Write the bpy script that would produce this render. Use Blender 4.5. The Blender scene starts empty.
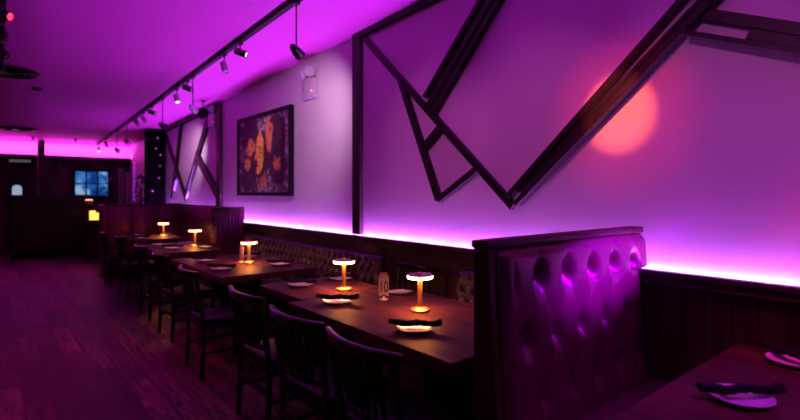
import bpy, bmesh, math, random
from mathutils import Vector, Matrix
random.seed(7)
PI = math.pi
S = bpy.context.scene
COL = S.collection

# ------------------------------------------------------------------ camera
CAM_H = 1.5
YAW = math.atan2(.6361, .7716)
FPX = 491.0
cd = bpy.data.cameras.new('camera'); cam = bpy.data.objects.new('camera', cd); COL.objects.link(cam)
cam.location = (0, 0, CAM_H)
cam.rotation_euler = (PI/2, 0, -YAW)
cd.sensor_width = 36; cd.lens = FPX/800*36
cd.shift_y = -17/800
cd.clip_start = .02; cd.clip_end = 60
cd.dof.use_dof = True; cd.dof.focus_distance = 2.9; cd.dof.aperture_fstop = 1.6
S.camera = cam

# ------------------------------------------------------------------ world, exposure
W = bpy.data.worlds.new('night'); S.world = W; W.use_nodes = True
W.node_tree.nodes['Background'].inputs[0].default_value = (.10, .02, .12, 1)
W.node_tree.nodes['Background'].inputs[1].default_value = .02
S.view_settings.view_transform = 'Standard'; S.view_settings.look = 'None'
S.view_settings.gamma = 1; S.view_settings.exposure = 0; S.view_settings.use_curve_mapping = False
S.cycles.use_denoising = True
S.cycles.sample_clamp_indirect = 6
S.cycles.max_bounces = 8
S.cycles.diffuse_bounces = 5
S.cycles.use_light_tree = True

LED_COL = (.60, .12, 1.0)
LED_STR = 410
COVE_COL = (1, .07, .80); COVE_STR = 75

def spot(name, loc, target, col, power, deg, blend=.6, size=.03):
    l = bpy.data.lights.new(name, 'SPOT'); l.color = col; l.energy = power
    l.spot_size = math.radians(deg); l.spot_blend = blend; l.shadow_soft_size = size
    o = bpy.data.objects.new(name, l); COL.objects.link(o); o.location = loc
    o.rotation_euler = (Vector(target)-Vector(loc)).to_track_quat('-Z', 'Y').to_euler()
    return o
def area(name, loc, target, col, power, sx, sy):
    l = bpy.data.lights.new(name, 'AREA'); l.color = col; l.energy = power
    l.shape = 'RECTANGLE'; l.size = sx; l.size_y = sy
    o = bpy.data.objects.new(name, l); COL.objects.link(o); o.location = loc
    o.rotation_euler = (Vector(target)-Vector(loc)).to_track_quat('-Z', 'Y').to_euler()
    return o
WARMPINK = (1, .17, .72); PURP = (.62, .02, .85); RED = (1, .015, .06); MAG = (1, .02, .55)
# lamps of the room: heads of the two ceiling tracks, plus one added for the booth
spot('wall_wash_lamp', (1.98, 4.25, 2.80), (3.0, 5.25, 2.25), (1, .55, .88), 60, 84, 1.0)
spot('wall_wash_lamp', (2.07, 8.75, 2.68), (3.0, 9.9, 2.2), (1, .55, .88), 90, 56, 1.0)
spot('picture_lamp', (2.03, 5.75, 3.02), (2.95, 6.6, 2.1), (1, .62, .70), 80, 46, 1.0)
for yy in (-.2, .9, 2.0, 3.1):
    spot('wall_wash_lamp', (.15, yy, 2.98), (3.0, yy+.1, 1.95), WARMPINK, 48, 33, 1.0)
spot('red_lamp', (0.25, 1.50, 2.98), (3.0, 1.50, 2.0), (1, .12, .03), 620, 10.6, .75, .02)
spot('red_lamp', (0.25, 1.50, 2.98), (3.0, 1.50, 2.0), RED, 120, 22, 1.0, .02)
spot('red_lamp', (2.1, 10.9, 2.85), (1.6, 10.9, 0), RED, 150, 50, 1.0, .03)
spot('red_lamp', (.1, 6.9, 2.95), (1.0, 5.2, 0), RED, 120, 62, 1.0, .03)
spot('purple_lamp', (.1, 7.6, 2.9), (.75, 8.9, 0), PURP, 50, 44, 1.0, .03)
spot('purple_lamp', (.1, 3.0, 3.0), (.7, 3.0, 0), MAG, 5, 70, 1.0, .03)
added_booth_lamp = spot('purple_lamp', (2.80, .10, 1.95), (2.52, 1.3, 1.12), (.38, .0, 1), 1250, 18, 1.0, .03)  # added lamp out of view, makes the purple highlight on the booth back
added_booth_lamp.scale = (2.6, 1, 1)
spot('red_lamp', (2.05, 8.3, 2.9), (1.5, 10.1, .8), RED, 30, 40, 1.0, .03)
spot('red_lamp', (2.1, .1, 3.0), (2.95, .40, .75), RED, 110, 34, 1.0, .03)
spot('purple_lamp', (1.9, -.6, 3.0), (2.1, .70, .75), PURP, 150, 40, 1.0, .03)

# ------------------------------------------------------------------ materials
def mat(name, col, rough=.5, metal=0, spec=.5, emis=None, es=0, coat=0):
    m = bpy.data.materials.new(name); m.use_nodes = True
    b = m.node_tree.nodes['Principled BSDF']
    b.inputs['Base Color'].default_value = (*col, 1); b.inputs['Roughness'].default_value = rough
    b.inputs['Metallic'].default_value = metal; b.inputs['Specular IOR Level'].default_value = spec
    b.inputs['Coat Weight'].default_value = coat; b.inputs['Coat Roughness'].default_value = .12
    if emis: b.inputs['Emission Color'].default_value = (*emis, 1); b.inputs['Emission Strength'].default_value = es
    return m
def noisy(name, c1, c2, scale=(8, 8, 8), rough=.5, spec=.5, coat=0, bump=.0, detail=6, dist=0.0, metal=0, tint=None):
    m = mat(name, c1, rough, metal, spec, coat=coat); nt = m.node_tree; b = nt.nodes['Principled BSDF']
    if tint: b.inputs['Specular Tint'].default_value = (*tint, 1)
    tc = nt.nodes.new('ShaderNodeTexCoord'); mp = nt.nodes.new('ShaderNodeMapping'); mp.inputs['Scale'].default_value = scale
    n = nt.nodes.new('ShaderNodeTexNoise'); n.inputs['Scale'].default_value = 1; n.inputs['Detail'].default_value = detail; n.inputs['Distortion'].default_value = dist
    r = nt.nodes.new('ShaderNodeValToRGB'); r.color_ramp.elements[0].position = .3; r.color_ramp.elements[1].position = .7
    r.color_ramp.elements[0].color = (*c1, 1); r.color_ramp.elements[1].color = (*c2, 1)
    L = nt.links.new
    L(tc.outputs['Object'], mp.inputs[0]); L(mp.outputs[0], n.inputs['Vector']); L(n.outputs[0], r.inputs[0]); L(r.outputs[0], b.inputs['Base Color'])
    if bump:
        bp = nt.nodes.new('ShaderNodeBump'); bp.inputs['Strength'].default_value = bump; bp.inputs['Distance'].default_value = .01
        L(n.outputs[0], bp.inputs['Height']); L(bp.outputs[0], b.inputs['Normal'])
    return m
def wood_grain(name, dark, light, rough=.35, coat=.3, sc=(14, 1.2, 6), spec=.25):
    m = noisy(name, dark, light, sc, rough, spec, coat, .05, 8, 1.2)
    return m
def floor_mat():
    m = mat('floor_planks', (.2, .1, .06), .5, spec=.25); nt = m.node_tree; b = nt.nodes['Principled BSDF']; L = nt.links.new
    tc = nt.nodes.new('ShaderNodeTexCoord'); mp = nt.nodes.new('ShaderNodeMapping'); mp.inputs['Rotation'].default_value = (0, 0, PI/2)
    br = nt.nodes.new('ShaderNodeTexBrick'); br.inputs['Scale'].default_value = 1
    br.inputs['Brick Width'].default_value = 1.1; br.inputs['Row Height'].default_value = .16
    br.inputs['Mortar Size'].default_value = .006; br.inputs['Bias'].default_value = 0
    br.inputs['Color1'].default_value = (.022, .013, .009, 1); br.inputs['Color2'].default_value = (.20, .13, .085, 1); br.inputs['Mortar'].default_value = (.02, .01, .01, 1)
    br.offset = .37; br.squash = 1
    mp2 = nt.nodes.new('ShaderNodeMapping'); mp2.inputs['Scale'].default_value = (16, 2.0, 1)
    n = nt.nodes.new('ShaderNodeTexNoise'); n.inputs['Scale'].default_value = 1; n.inputs['Detail'].default_value = 8; n.inputs['Distortion'].default_value = 1.5
    r = nt.nodes.new('ShaderNodeValToRGB'); r.color_ramp.elements[0].position = .33; r.color_ramp.elements[1].position = .66
    r.color_ramp.elements[0].color = (.12, .12, .12, 1); r.color_ramp.elements[1].color = (1, 1, 1, 1)
    mx = nt.nodes.new('ShaderNodeMix'); mx.data_type = 'RGBA'; mx.blend_type = 'MULTIPLY'; mx.inputs[0].default_value = 1
    L(tc.outputs['Object'], mp.inputs[0]); L(mp.outputs[0], br.inputs['Vector']); L(tc.outputs['Object'], mp2.inputs[0]); L(mp2.outputs[0], n.inputs['Vector'])
    L(n.outputs[0], r.inputs[0]); L(br.outputs['Color'], mx.inputs[6]); L(r.outputs[0], mx.inputs[7]); L(mx.outputs[2], b.inputs['Base Color'])
    bp = nt.nodes.new('ShaderNodeBump'); bp.inputs['Strength'].default_value = .25; bp.inputs['Distance'].default_value = .006; bp.invert = True
    L(br.outputs['Fac'], bp.inputs['Height']); L(bp.outputs[0], b.inputs['Normal'])
    return m
def paint_mat():      # abstract canvas, procedural blotches
    m = mat('abstract_canvas', (.1, .1, .1), .55); nt = m.node_tree; b = nt.nodes['Principled BSDF']; L = nt.links.new
    tc = nt.nodes.new('ShaderNodeTexCoord')
    def noise(scale, dist, ofs, elems):
        mp = nt.nodes.new('ShaderNodeMapping'); mp.inputs['Location'].default_value = ofs
        n = nt.nodes.new('ShaderNodeTexNoise'); n.inputs['Scale'].default_value = scale; n.inputs['Distortion'].default_value = dist; n.inputs['Detail'].default_value = 4
        r = nt.nodes.new('ShaderNodeValToRGB')
        while len(r.color_ramp.elements) < len(elems): r.color_ramp.elements.new(.5)
        for e, (p, c) in zip(r.color_ramp.elements, elems): e.position = p; e.color = (*c, 1)
        L(tc.outputs['Object'], mp.inputs[0]); L(mp.outputs[0], n.inputs['Vector']); L(n.outputs[0], r.inputs[0])
        return r
    base = noise(9, 1.2, (0, 0, 0), [(.3, (.02, .01, .03)), (.43, (.20, .08, .14)), (.50, (.05, .03, .08)), (.57, (.65, .55, .65)), (.68, (.08, .04, .10))])
    dark = noise(2.6, .6, (3.1, 7.2, 1.4), [(.44, (0, 0, 0)), (.50, (1, 1, 1))])
    def shape(cy, cz, ry, rz, tilt, wob):   # an elongated brush patch
        mp = nt.nodes.new('ShaderNodeMapping'); mp.vector_type = 'TEXTURE'
        mp.inputs['Location'].default_value = (0, cy, cz); mp.inputs['Rotation'].default_value = (tilt, 0, 0); mp.inputs['Scale'].default_value = (50, ry, rz)
        dn = nt.nodes.new('ShaderNodeTexNoise'); dn.inputs['Scale'].default_value = 7; dn.inputs['Detail'].default_value = 5; dn.inputs['Roughness'].default_value = .7
        ad = nt.nodes.new('ShaderNodeVectorMath'); ad.operation = 'MULTIPLY_ADD'; ad.inputs[1].default_value = (0, wob, wob)
        L(tc.outputs['Object'], dn.inputs['Vector']); L(dn.outputs['Color'], ad.inputs[0]); L(tc.outputs['Object'], ad.inputs[2])
        L(ad.outputs[0], mp.inputs[0])
        ln = nt.nodes.new('ShaderNodeVectorMath'); ln.operation = 'LENGTH'; L(mp.outputs[0], ln.inputs[0])
        c = nt.nodes.new('ShaderNodeMath'); c.operation = 'LESS_THAN'; c.inputs[1].default_value = 1; L(ln.outputs['Value'], c.inputs[0])
        return c.outputs[0]
    cur = base.outputs[0]
    def over(fac, col):
        nonlocal cur
        mx = nt.nodes.new('ShaderNodeMix'); mx.data_type = 'RGBA'
        L(fac, mx.inputs[0]); L(cur, mx.inputs[6])
        mx.inputs[7].default_value = (*col, 1); cur = mx.outputs[2]
    plum = (.045, .010, .028); och = (.90, .42, .06); rust = (.60, .16, .07)
    k = .19; w = .30
    for (cy, cz, ry, rz, t, c) in [(.45, .30, .34, .22, .2, plum), (.05, -.02, .50, .30, -.3, plum), (-.42, .18, .33, .34, .3, plum), (-.50, -.22, .28, .22, 0, plum), (.5, -.38, .3, .16, .1, (.05, .03, .09)),
                                   (.10, .0, .15, .30, .2, och), (.42, .12, .13, .14, -.4, och), (.52, -.12, .08, .10, .3, och), (-.22, .26, .13, .26, -.1, rust), (-.48, -.1, .09, .16, -.2, rust), (-.02, -.42, .10, .09, .3, rust),
                                   (.40, .38, .16, .1, .2, plum), (-.52, .04, .16, .12, 0, (.01, .005, .012)), (.22, -.14, .08, .1, 0, plum)]:
        over(shape(cy+w*.5, cz+w*.5, ry, rz, t, w), c)
    st = noise(11, 1.6, (5, 2, 8), [(.36, (.10, .06, .10)), (.47, (1, 1, 1)), (.60, (1, 1, 1)), (.68, (.35, .2, .3))])
    mx = nt.nodes.new('ShaderNodeMix'); mx.data_type = 'RGBA'; mx.blend_type = 'MULTIPLY'; mx.inputs[0].default_value = 1
    L(cur, mx.inputs[6]); L(st.outputs[0], mx.inputs[7]); L(mx.outputs[2], b.inputs['Base Color'])
    return m

M = dict(
 wall=noisy('painted_plaster', (.74, .72, .75), (.78, .76, .79), (3, 3, 3), .45, .35, 0, .02),
 ceil=mat('ceiling_purple_glow_tint', (.84, .10, .68), .6, spec=.3),  # purple tint in the base colour deepens the LED glow
 floor=floor_mat(),
 darkwall=noisy('dark_plaster', (.03, .02, .025), (.05, .03, .035), (2, 2, 2), .7),
 ebony=wood_grain('ebony_wood', (.007, .005, .006), (.018, .011, .011), .4, 0, (5, 5, 30), .3),
 trimwood=wood_grain('dark_trim_wood', (.022, .012, .015), (.050, .026, .028), .5, .1, (4, 3, 30)),
 wains=wood_grain('walnut_wainscot', (.018, .009, .007), (.052, .025, .019), .5, .1, (6, 9, 1.2)),
 table=wood_grain('oak_tabletop', (.016, .006, .006), (.105, .032, .026), .5, 0, (16, 1.6, 6), .08),
 tableside=wood_grain('oak_table_edge', (.03, .012, .008), (.09, .04, .022), .4, .2, (16, 1.6, 6)),
 chair=mat('black_lacquer', (.006, .005, .006), .17, spec=.3, coat=.15),
 chairmatt=mat('black_stained_wood', (.006, .005, .006), .42, spec=.25),
 seatl=noisy('black_vinyl', (.007, .006, .008), (.012, .010, .013), (30, 30, 30), .55, .2, bump=.05),
 burg=noisy('burgundy_leather', (.060, .007, .026), (.078, .009, .034), (40, 40, 40), .34, .75, 0, .04, tint=(1, .25, .8)),
 burgtrim=noisy('burgundy_piping_leather', (.030, .006, .009), (.042, .008, .012), (40, 40, 40), .5, .2, 0, .05),
 benchl=noisy('black_plum_leather', (.022, .012, .022), (.034, .02, .034), (40, 40, 40), .36, .5, 0, .05),
 button=mat('leather_button', (.05, .01, .018), .35),
 plate=mat('white_china', (.72, .70, .72), .12, spec=.6),
 napkin=noisy('black_cloth', (.007, .005, .008), (.014, .010, .014), (120, 120, 120), .9, .1, 0, .3),
 gold=mat('brushed_brass', (.95, .58, .22), .42, metal=1),
 copper=mat('copper_cap', (.55, .22, .22), .25, metal=1),
 lampglow=mat('lamp_diffuser', (.9, .8, .7), .4, emis=(1, .40, .14), es=20),
 ring=mat('lamp_ring', (.9, .8, .7), .4, emis=(1, .27, .04), es=330),
 acrylic=mat('frosted_sign', (.34, .24, .30), .3),
 ink=mat('black_ink', (.01, .008, .01), .5),
 steel=mat('dark_steel', (.10, .09, .10), .25, metal=1),
 black=mat('black_metal', (.004, .003, .005), .5, spec=.15),
 white=mat('white_plastic', (.50, .46, .52), .35),
 redled=mat('red_indicator', (.5, .05, .05), .4, emis=(1, .1, .2), es=6),
 led=mat('led_strip_purple', (.9, .9, .9), .5, emis=LED_COL, es=LED_STR),
 led2=mat('added_led_strip_plum', (.9, .9, .9), .5, emis=(.82, .010, .95), es=105),
 cove=mat('led_strip_magenta', (.9, .9, .9), .5, emis=COVE_COL, es=COVE_STR),
 violet=mat('violet_tube', (.5, .5, .9), .5, emis=(.50, .03, 1), es=.45),
 dot=mat('fairy_bulb', (.9, .5, .9), .5, emis=(.8, .05, .8), es=.45),
 canvas=paint_mat(),
 leaf=noisy('dark_leaf', (.012, .02, .012), (.03, .045, .03), (20, 20, 20), .5),
 candle=mat('candle_glass', (.9, .6, .3), .3, emis=(1, .42, .06), es=2.4),
 redlens=mat('red_lens', (.9, .1, .1), .3, emis=(1, .02, .08), es=3.0),
 whitelens=mat('white_lens', (.9, .9, .9), .3, emis=(1, .75, .95), es=3.0),
 glow_grey=mat('dim_sign_face', (.3, .3, .35), .5, emis=(.16, .14, .22), es=.4),
 glow_blue=mat('door_glass', (.2, .25, .3), .3, emis=(.35, .48, .62), es=.75),
 panelgrey=mat('grey_panel', (.26, .22, .27), .6),
)
def window_mat():
    m = mat('night_street_glass', (.02, .02, .03), .2); nt = m.node_tree; b = nt.nodes['Principled BSDF']; L = nt.links.new
    tc = nt.nodes.new('ShaderNodeTexCoord'); n = nt.nodes.new('ShaderNodeTexNoise'); n.inputs['Scale'].default_value = 2.6; n.inputs['Detail'].default_value = 3
    r = nt.nodes.new('ShaderNodeValToRGB'); e = r.color_ramp.elements
    e[0].position = .36; e[0].color = (.004, .03, .14, 1); e[1].position = .68; e[1].color = (.55, .75, .9, 1)
    a = e.new(.48); a.color = (.01, .10, .50, 1); a = e.new(.58); a.color = (.06, .28, .80, 1)
    L(tc.outputs['Object'], n.inputs['Vector']); L(n.outputs[0], r.inputs[0]); L(r.outputs[0], b.inputs['Emission Color'])
    b.inputs['Emission Strength'].default_value = .65
    return m
M['street'] = window_mat()

# ------------------------------------------------------------------ mesh helpers
class MB:
    def __init__(s): s.bm = bmesh.new()
    def box(s, x0, x1, y0, y1, z0, z1, bev=0):
        b = bmesh.new(); r = bmesh.ops.create_cube(b, size=1)
        for v in b.verts: v.co = Vector(((x0+x1)/2+v.co.x*(x1-x0), (y0+y1)/2+v.co.y*(y1-y0), (z0+z1)/2+v.co.z*(z1-z0)))
        if bev: bmesh.ops.bevel(b, geom=b.edges[:], offset=bev, segments=2, profile=.5, affect='EDGES')
        s.add(b); return s
    def add(s, b, mx=None):
        if mx: bmesh.ops.transform(b, matrix=mx, verts=b.verts)
        me = bpy.data.meshes.new('tmp'); b.to_mesh(me); b.free(); s.bm.from_mesh(me); bpy.data.meshes.remove(me); return s
    def prism(s, pts, d, bev=0):         # pts: list of Vector in a plane; d: extrusion vector
        b = bmesh.new(); d = Vector(d)
        vs = [b.verts.new(p) for p in pts]; f = b.faces.new(vs)
        r = bmesh.ops.extrude_face_region(b, geom=[f])
        bmesh.ops.translate(b, vec=d, verts=[v for v in r['geom'] if isinstance(v, bmesh.types.BMVert)])
        bmesh.ops.recalc_face_normals(b, faces=b.faces)
        if bev: bmesh.ops.bevel(b, geom=b.edges[:], offset=bev, segments=2, profile=.5, affect='EDGES')
        s.add(b); return s
    def lathe(s, prof, c=(0, 0, 0), n=32, mx=None):   # prof: (r, z) list
        b = bmesh.new(); rings = []
        for r, z in prof:
            if r < 1e-6: rings.append([b.verts.new((0, 0, z))])
            else: rings.append([b.verts.new((r*math.cos(2*PI*i/n), r*math.sin(2*PI*i/n), z)) for i in range(n)])
        for a, q in zip(rings, rings[1:]):
            for i in range(n):
                j = (i+1) % n
                vs = [a[0] if len(a) == 1 else a[i], a[0] if len(a) == 1 else a[j], q[0] if len(q) == 1 else q[j], q[0] if len(q) == 1 else q[i]]
                u = []
                for v in vs:
                    if v not in u: u.append(v)
                if len(u) > 2: b.faces.new(u)
        bmesh.ops.recalc_face_normals(b, faces=b.faces)
        M_ = Matrix.Translation(c) @ (mx or Matrix.Identity(4))
        s.add(b, M_); return s
    def sweep(s, path, sec, up=(0, 0, 1), scale=None):   # sec: list of (side, up) offsets
        b = bmesh.new(); rings = []; P = [Vector(p) for p in path]; up = Vector(up)
        for i, p in enumerate(P):
            t = (P[min(i+1, len(P)-1)]-P[max(i-1, 0)]).normalized()
            sd = t.cross(up)
            if sd.length < 1e-4: sd = t.cross(Vector((1, 0, 0)))
            sd.normalize(); u = sd.cross(t).normalized(); k = scale[i] if scale else 1
            rings.append([b.verts.new(p+sd*a*k+u*c*k) for a, c in sec])
        n = len(sec)
        for a, q in zip(rings, rings[1:]):
            for i in range(n): b.faces.new((a[i], a[(i+1) % n], q[(i+1) % n], q[i]))
        b.faces.new(rings[0][::-1]); b.faces.new(rings[-1])
        bmesh.ops.recalc_face_normals(b, faces=b.faces)
        s.add(b); return s
    def tube(s, path, r, n=12, scale=None):
        return s.sweep(path, [(r*math.cos(2*PI*i/n), r*math.sin(2*PI*i/n)) for i in range(n)], scale=scale)
    def build(s, name, m, parent=None, smooth=40, loc=None, rz=0):
        me = bpy.data.meshes.new(name); s.bm.to_mesh(me); s.bm.free(); me.materials.append(m)
        if smooth:
            for p in me.polygons: p.use_smooth = True
            me.set_sharp_from_angle(angle=math.radians(smooth))
        o = bpy.data.objects.new(name, me); COL.objects.link(o); o.parent = parent
        if loc: o.location = loc
        o.rotation_euler.z = rz
        return o
def rrect(w, h, r=None, n=3):
    r = r or min(w, h)*.3; out = []
    for cx, cy, a0 in ((w/2-r, h/2-r, 0), (-w/2+r, h/2-r, PI/2), (-w/2+r, -h/2+r, PI), (w/2-r, -h/2+r, 3*PI/2)):
        for i in range(n+1):
            a = a0+PI/2*i/n; out.append((cx+r*math.cos(a), cy+r*math.sin(a)))
    return out
def tag(o, label=None, cat=None, group=None, kind=None):
    if label: o['label'] = label
    if cat: o['category'] = cat
    if group: o['group'] = group
    if kind: o['kind'] = kind
    return o
def thing(name, loc, label, cat, group=None, rz=0):
    o = bpy.data.objects.new(name, None); COL.objects.link(o); o.location = loc; o.rotation_euler.z = rz
    o.empty_display_size = .1
    return tag(o, label, cat, group)
def copy_tree(o, parent=None):
    c = o.copy(); COL.objects.link(c)
    if parent: c.parent = parent
    for ch in [k for k in COL.objects if k.parent == o]: copy_tree(ch, c)
    return c
def place(proto, first, loc, rz, label):
    o = proto if first else copy_tree(proto)
    o.location = loc; o.rotation_euler = (0, 0, rz); o['label'] = label
    return o
def structure(o, label=None):
    o['kind'] = 'structure'
    if label: o['label'] = label
    return o

# ------------------------------------------------------------------ the room
WX = 3.0; YB = 16.0; YF = -2.5; XL = -3.4
def cz(y): return 3.333-.0314*y
structure(MB().box(XL, WX+.1, YF, YB+.3, -.08, 0).build('floor', M['floor'], smooth=0), 'wood plank floor')
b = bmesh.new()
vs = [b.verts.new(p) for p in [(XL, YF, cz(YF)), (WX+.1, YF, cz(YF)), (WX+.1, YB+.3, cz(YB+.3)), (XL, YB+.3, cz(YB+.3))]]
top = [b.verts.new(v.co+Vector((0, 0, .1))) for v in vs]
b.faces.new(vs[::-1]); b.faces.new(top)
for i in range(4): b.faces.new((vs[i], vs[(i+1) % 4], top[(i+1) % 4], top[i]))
q = MB(); q.add(b); structure(q.build('ceiling', M['ceil'], smooth=0), 'ceiling with the purple glow put into its paint colour')
structure(MB().box(WX, WX+.1, YF, YB+.3, 0, 3.45).build('wall_right', M['wall'], smooth=0), 'white plaster wall washed purple')
structure(MB().box(XL-.1, XL, YF, YB+.3, 0, 3.45).build('wall_left', M['darkwall'], smooth=0))
structure(MB().box(XL, WX, YB, YB+.12, 0, 3.0).build('wall_back', M['darkwall'], smooth=0))
structure(MB().box(XL, WX, YF-.1, YF, 0, 3.45).build('wall_front', M['darkwall'], smooth=0))

# wainscot: boards in one mesh, cap rail with the light channel behind its lip
RX = 2.93; RZ = 1.060
wb = MB(); y = YF
while y < 12.0:
    wb.box(2.90+random.uniform(-.002, .002), 2.955, y+.0015, min(y+.118, 12.0), 0, RZ-.075, .003); y += .12
structure(wb.build('trim_1', M['wains'], smooth=0), 'dark vertical board wainscot below the lit ledge')
cap = MB(); cap.box(2.872, 2.955, YF, 12.0, RZ-.075, RZ-.060, .004); cap.box(2.865, RX, YF, 12.0, RZ-.030, RZ, .005); cap.box(2.885, RX, YF, 12.0, RZ-.064, RZ-.026, .004)
cap.box(RX-.02, WX-.001, YF, 12.0, RZ-.088, RZ-.070)
structure(cap.build('trim_2', M['trimwood'], smooth=0), 'dark wood ledge rail hiding a purple light strip')
led = MB(); y = YF+.05
while y < 11.9:
    b = bmesh.new(); yy = min(y+.48, 11.9)
    b.faces.new([b.verts.new(p) for p in [(2.980, y, RZ-.045), (2.996, y, RZ-.045), (2.996, yy, RZ-.045), (2.980, yy, RZ-.045)]]); led.add(b); y += .49
o = led.build('light_strip', M['led'], smooth=0)
ls = MB(); ls.box(XL, XL+.10, YF, 12, 2.20, 2.24, .005); ls.box(XL+.085, XL+.10, YF, 12, 2.24, 2.29)  # ledge and strip added out of view to brighten the left of the ceiling
structure(ls.build('trim_50', M['trimwood'], smooth=0), 'added dark ledge for the unseen strip on the left wall')
led2 = MB(); y = YF+.05
while y < 11.9:
    b = bmesh.new(); yy = min(y+.98, 11.9)
    b.faces.new([b.verts.new(p) for p in [(XL+.03, y, 2.245), (XL+.06, y, 2.245), (XL+.06, yy, 2.245), (XL+.03, yy, 2.245)]]); led2.add(b); y += 1
tag(led2.build('light_strip', M['led2'], smooth=0), 'added purple light strip on the left wall ledge to brighten the ceiling, outside the view', 'light strip')
tag(o, 'long purple light strip tucked behind the ledge rail along the wall', 'light strip')

# dark wall mouldings: corners given as (Y, Z) on the right wall
def ray(u, v):
    a = u-400; c, s = math.cos(YAW), math.sin(YAW)
    return a*c+FPX*s, -a*s+FPX*c, 193-v
def on_x(u, v, X):
    x, y, r = ray(u, v); t = X/x; return Vector((X, y*t, CAM_H+r*t))
def on_y(u, v, Y):
    x, y, r = ray(u, v); t = Y/y; return Vector((x*t, Y, CAM_H+r*t))
def on_z(u, v, Z):
    x, y, r = ray(u, v); t = (Z-CAM_H)/r; return Vector((x*t, y*t, Z))
TN = [2]
def molding(a, b, w, d, m='ebony', grooves=0, ext=.0, label=None):
    """bar between points a and b of the wall (u, v), w metres wide, standing d off the wall"""
    A = on_x(*a, WX-d); B = on_x(*b, WX-d); t = (B-A).normalized(); n = Vector((0, -t.z, t.y))
    A -= t*ext; B += t*ext
    mb = MB()
    for P, w0, w1 in [(0, -w/2, w/2)]:
        mb.prism([A+n*w0, A+n*w1, B+n*w1, B+n*w0], (d-.001, 0, 0), .003)
    for g in range(grooves):
        pass
    TN[0] += 1
    o = mb.build('trim_%d' % TN[0], M[m], smooth=0); structure(o, label or 'dark wood bar mounted on the wall')
    return o
D = .045
# posts
TN[0] += 1
structure(MB().box(WX-.045, WX, 4.25, 4.395, RZ+.001, 3.17, .004).build('trim_%d' % TN[0], M['trimwood'], smooth=0), 'dark wood post on the wall right of the painting')
TN[0] += 1
structure(MB().box(WX-.05, WX, 8.40, 8.60, RZ+.001, 3.02, .004).build('trim_%d' % TN[0], M['trimwood'], smooth=0), 'dark wood post left of the painting')
# thin crown strip from the post forward
TN[0] += 1
mb = MB(); mb.prism([Vector((WX-.05, YF+.1, cz(YF+.1)-.055)), Vector((WX-.05, 4.39, cz(4.39)-.055)), Vector((WX-.05, 4.39, cz(4.39)-.002)), Vector((WX-.05, YF+.1, cz(YF+.1)-.002))], (.049, 0, 0))
structure(mb.build('trim_%d' % TN[0], M['ebony'], smooth=0), 'thin dark strip along the top of the wall')
TN[0] += 1
mb = MB(); mb.prism([Vector((WX-.05, 8.5, cz(8.5)-.07)), Vector((WX-.05, 12.0, cz(12)-.07)), Vector((WX-.05, 12.0, cz(12)-.002)), Vector((WX-.05, 8.5, cz(8.5)-.002))], (.049, 0, 0))
structure(mb.build('trim_%d' % TN[0], M['ebony'], smooth=0), 'thin dark strip along the top of the far wall')
# near composition
molding((363, 38), (512, 207), .060, D, label='long thin dark bar running down from the post top to the low point')
molding((505, -28), (425, 109), .050, D, ext=0, label='middle bar of the dark triple bar')
molding((495, -28), (423, 97), .035, D+.012, ext=0, label='left bar of the dark triple bar')
molding((514, -28), (431.5, 113), .040, D+.012, ext=0, label='right bar of the dark triple bar')
molding((399, 80), (437, 200), .060, D+.006, label='dark bar dropping from the long bar to the small point')
molding((437, 200), (475.5, 169), .055, D+.003, label='short dark bar rising from the small point')
molding((421, 150), (439, 128), .075, D-.004, label='short dark cross bar inside the small triangle')
molding((507, 196), (692, -13), .042, .050, label='upper bar of the long rising triple bar')
molding((517, 191), (709, -10), .026, .040, label='thin middle bar of the long rising triple bar')
molding((514, 204), (722, -14), .040, .085, label='lower bar of the long rising triple bar')
molding((682, 31.5), (818, 54.5), .028, .12, label='lower band running right from the rising bar')
molding((701, 13), (818, 32), .060, .06, label='upper band running right from the rising bar')
molding((748, 33), (818, 46), .062, .05, label='dark infill between the two right bands')
# far composition
molding((207.6, 118), (184, 199), .16, D, label='thick dark slanting bar of the far wall pattern')
molding((195, 155), (219, 199), .16, D+.01, label='thick dark bar falling to the far post')
molding((165, 136), (185, 199), .09, D, label='thin dark bar of the far wall pattern')
molding((180, 121), (171, 199), .11, D+.01, label='steep dark bar of the far wall pattern')
def lit_rod(a, b):
    A = on_x(*a, WX-.03); B = on_x(*b, WX-.03)
    return MB().tube([A, B], .022).build('light_rod', M['violet'])
tag(lit_rod((176.5, 180), (171.5, 199)), 'short violet light rod low on the far wall, left one', 'light')
tag(lit_rod((195, 166), (186.5, 198)), 'longer violet light rod low on the far wall, beside the thick slanting bar', 'light')

# back wall cove, sill, soffit
o = MB().box(XL, WX, 15.62, 16.0, 2.40, 2.455, .005).build('trim_40', M['trimwood'], smooth=0); structure(o, 'dark ledge below the magenta cove')
o = MB().box(XL, WX, 15.62, 15.65, 2.455, 2.475).build('trim_42', M['trimwood'], smooth=0); structure(o, 'lip of the magenta cove')
structure(MB().box(XL, WX, 15.97, 16.0, 2.455, 2.84).build('trim_41', M['wall'], smooth=0), 'pale plaster band above the far ledge')
led = MB(); x = XL+.05
while x < 2.95:
    b = bmesh.new(); xx = min(x+.5, 2.95)
    b.faces.new([b.verts.new(p) for p in [(x, 15.70, 2.460), (xx, 15.70, 2.460), (xx, 15.76, 2.460), (x, 15.76, 2.460)]]); led.add(b); x += .51
tag(led.build('light_strip', M['cove'], smooth=0), 'magenta light strip glowing on the ledge high on the far wall', 'light strip')
structure(MB().box(.83, .97, 15.3, 15.6, 0, 2.83, .01).build('trim_43', M['darkwall'], smooth=0), 'dark square column in front of the far wall')
# rough dark stone cladding beside the column
structure(MB().box(1.0, 2.9, 15.9, 16.0, 0, 2.4).build('trim_44', noisy('dark_cladding', (.012, .008, .008), (.10, .075, .065), (5, 5, 2.5), .6, bump=.4), smooth=0), 'mottled dark cladding on the far wall')

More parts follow.
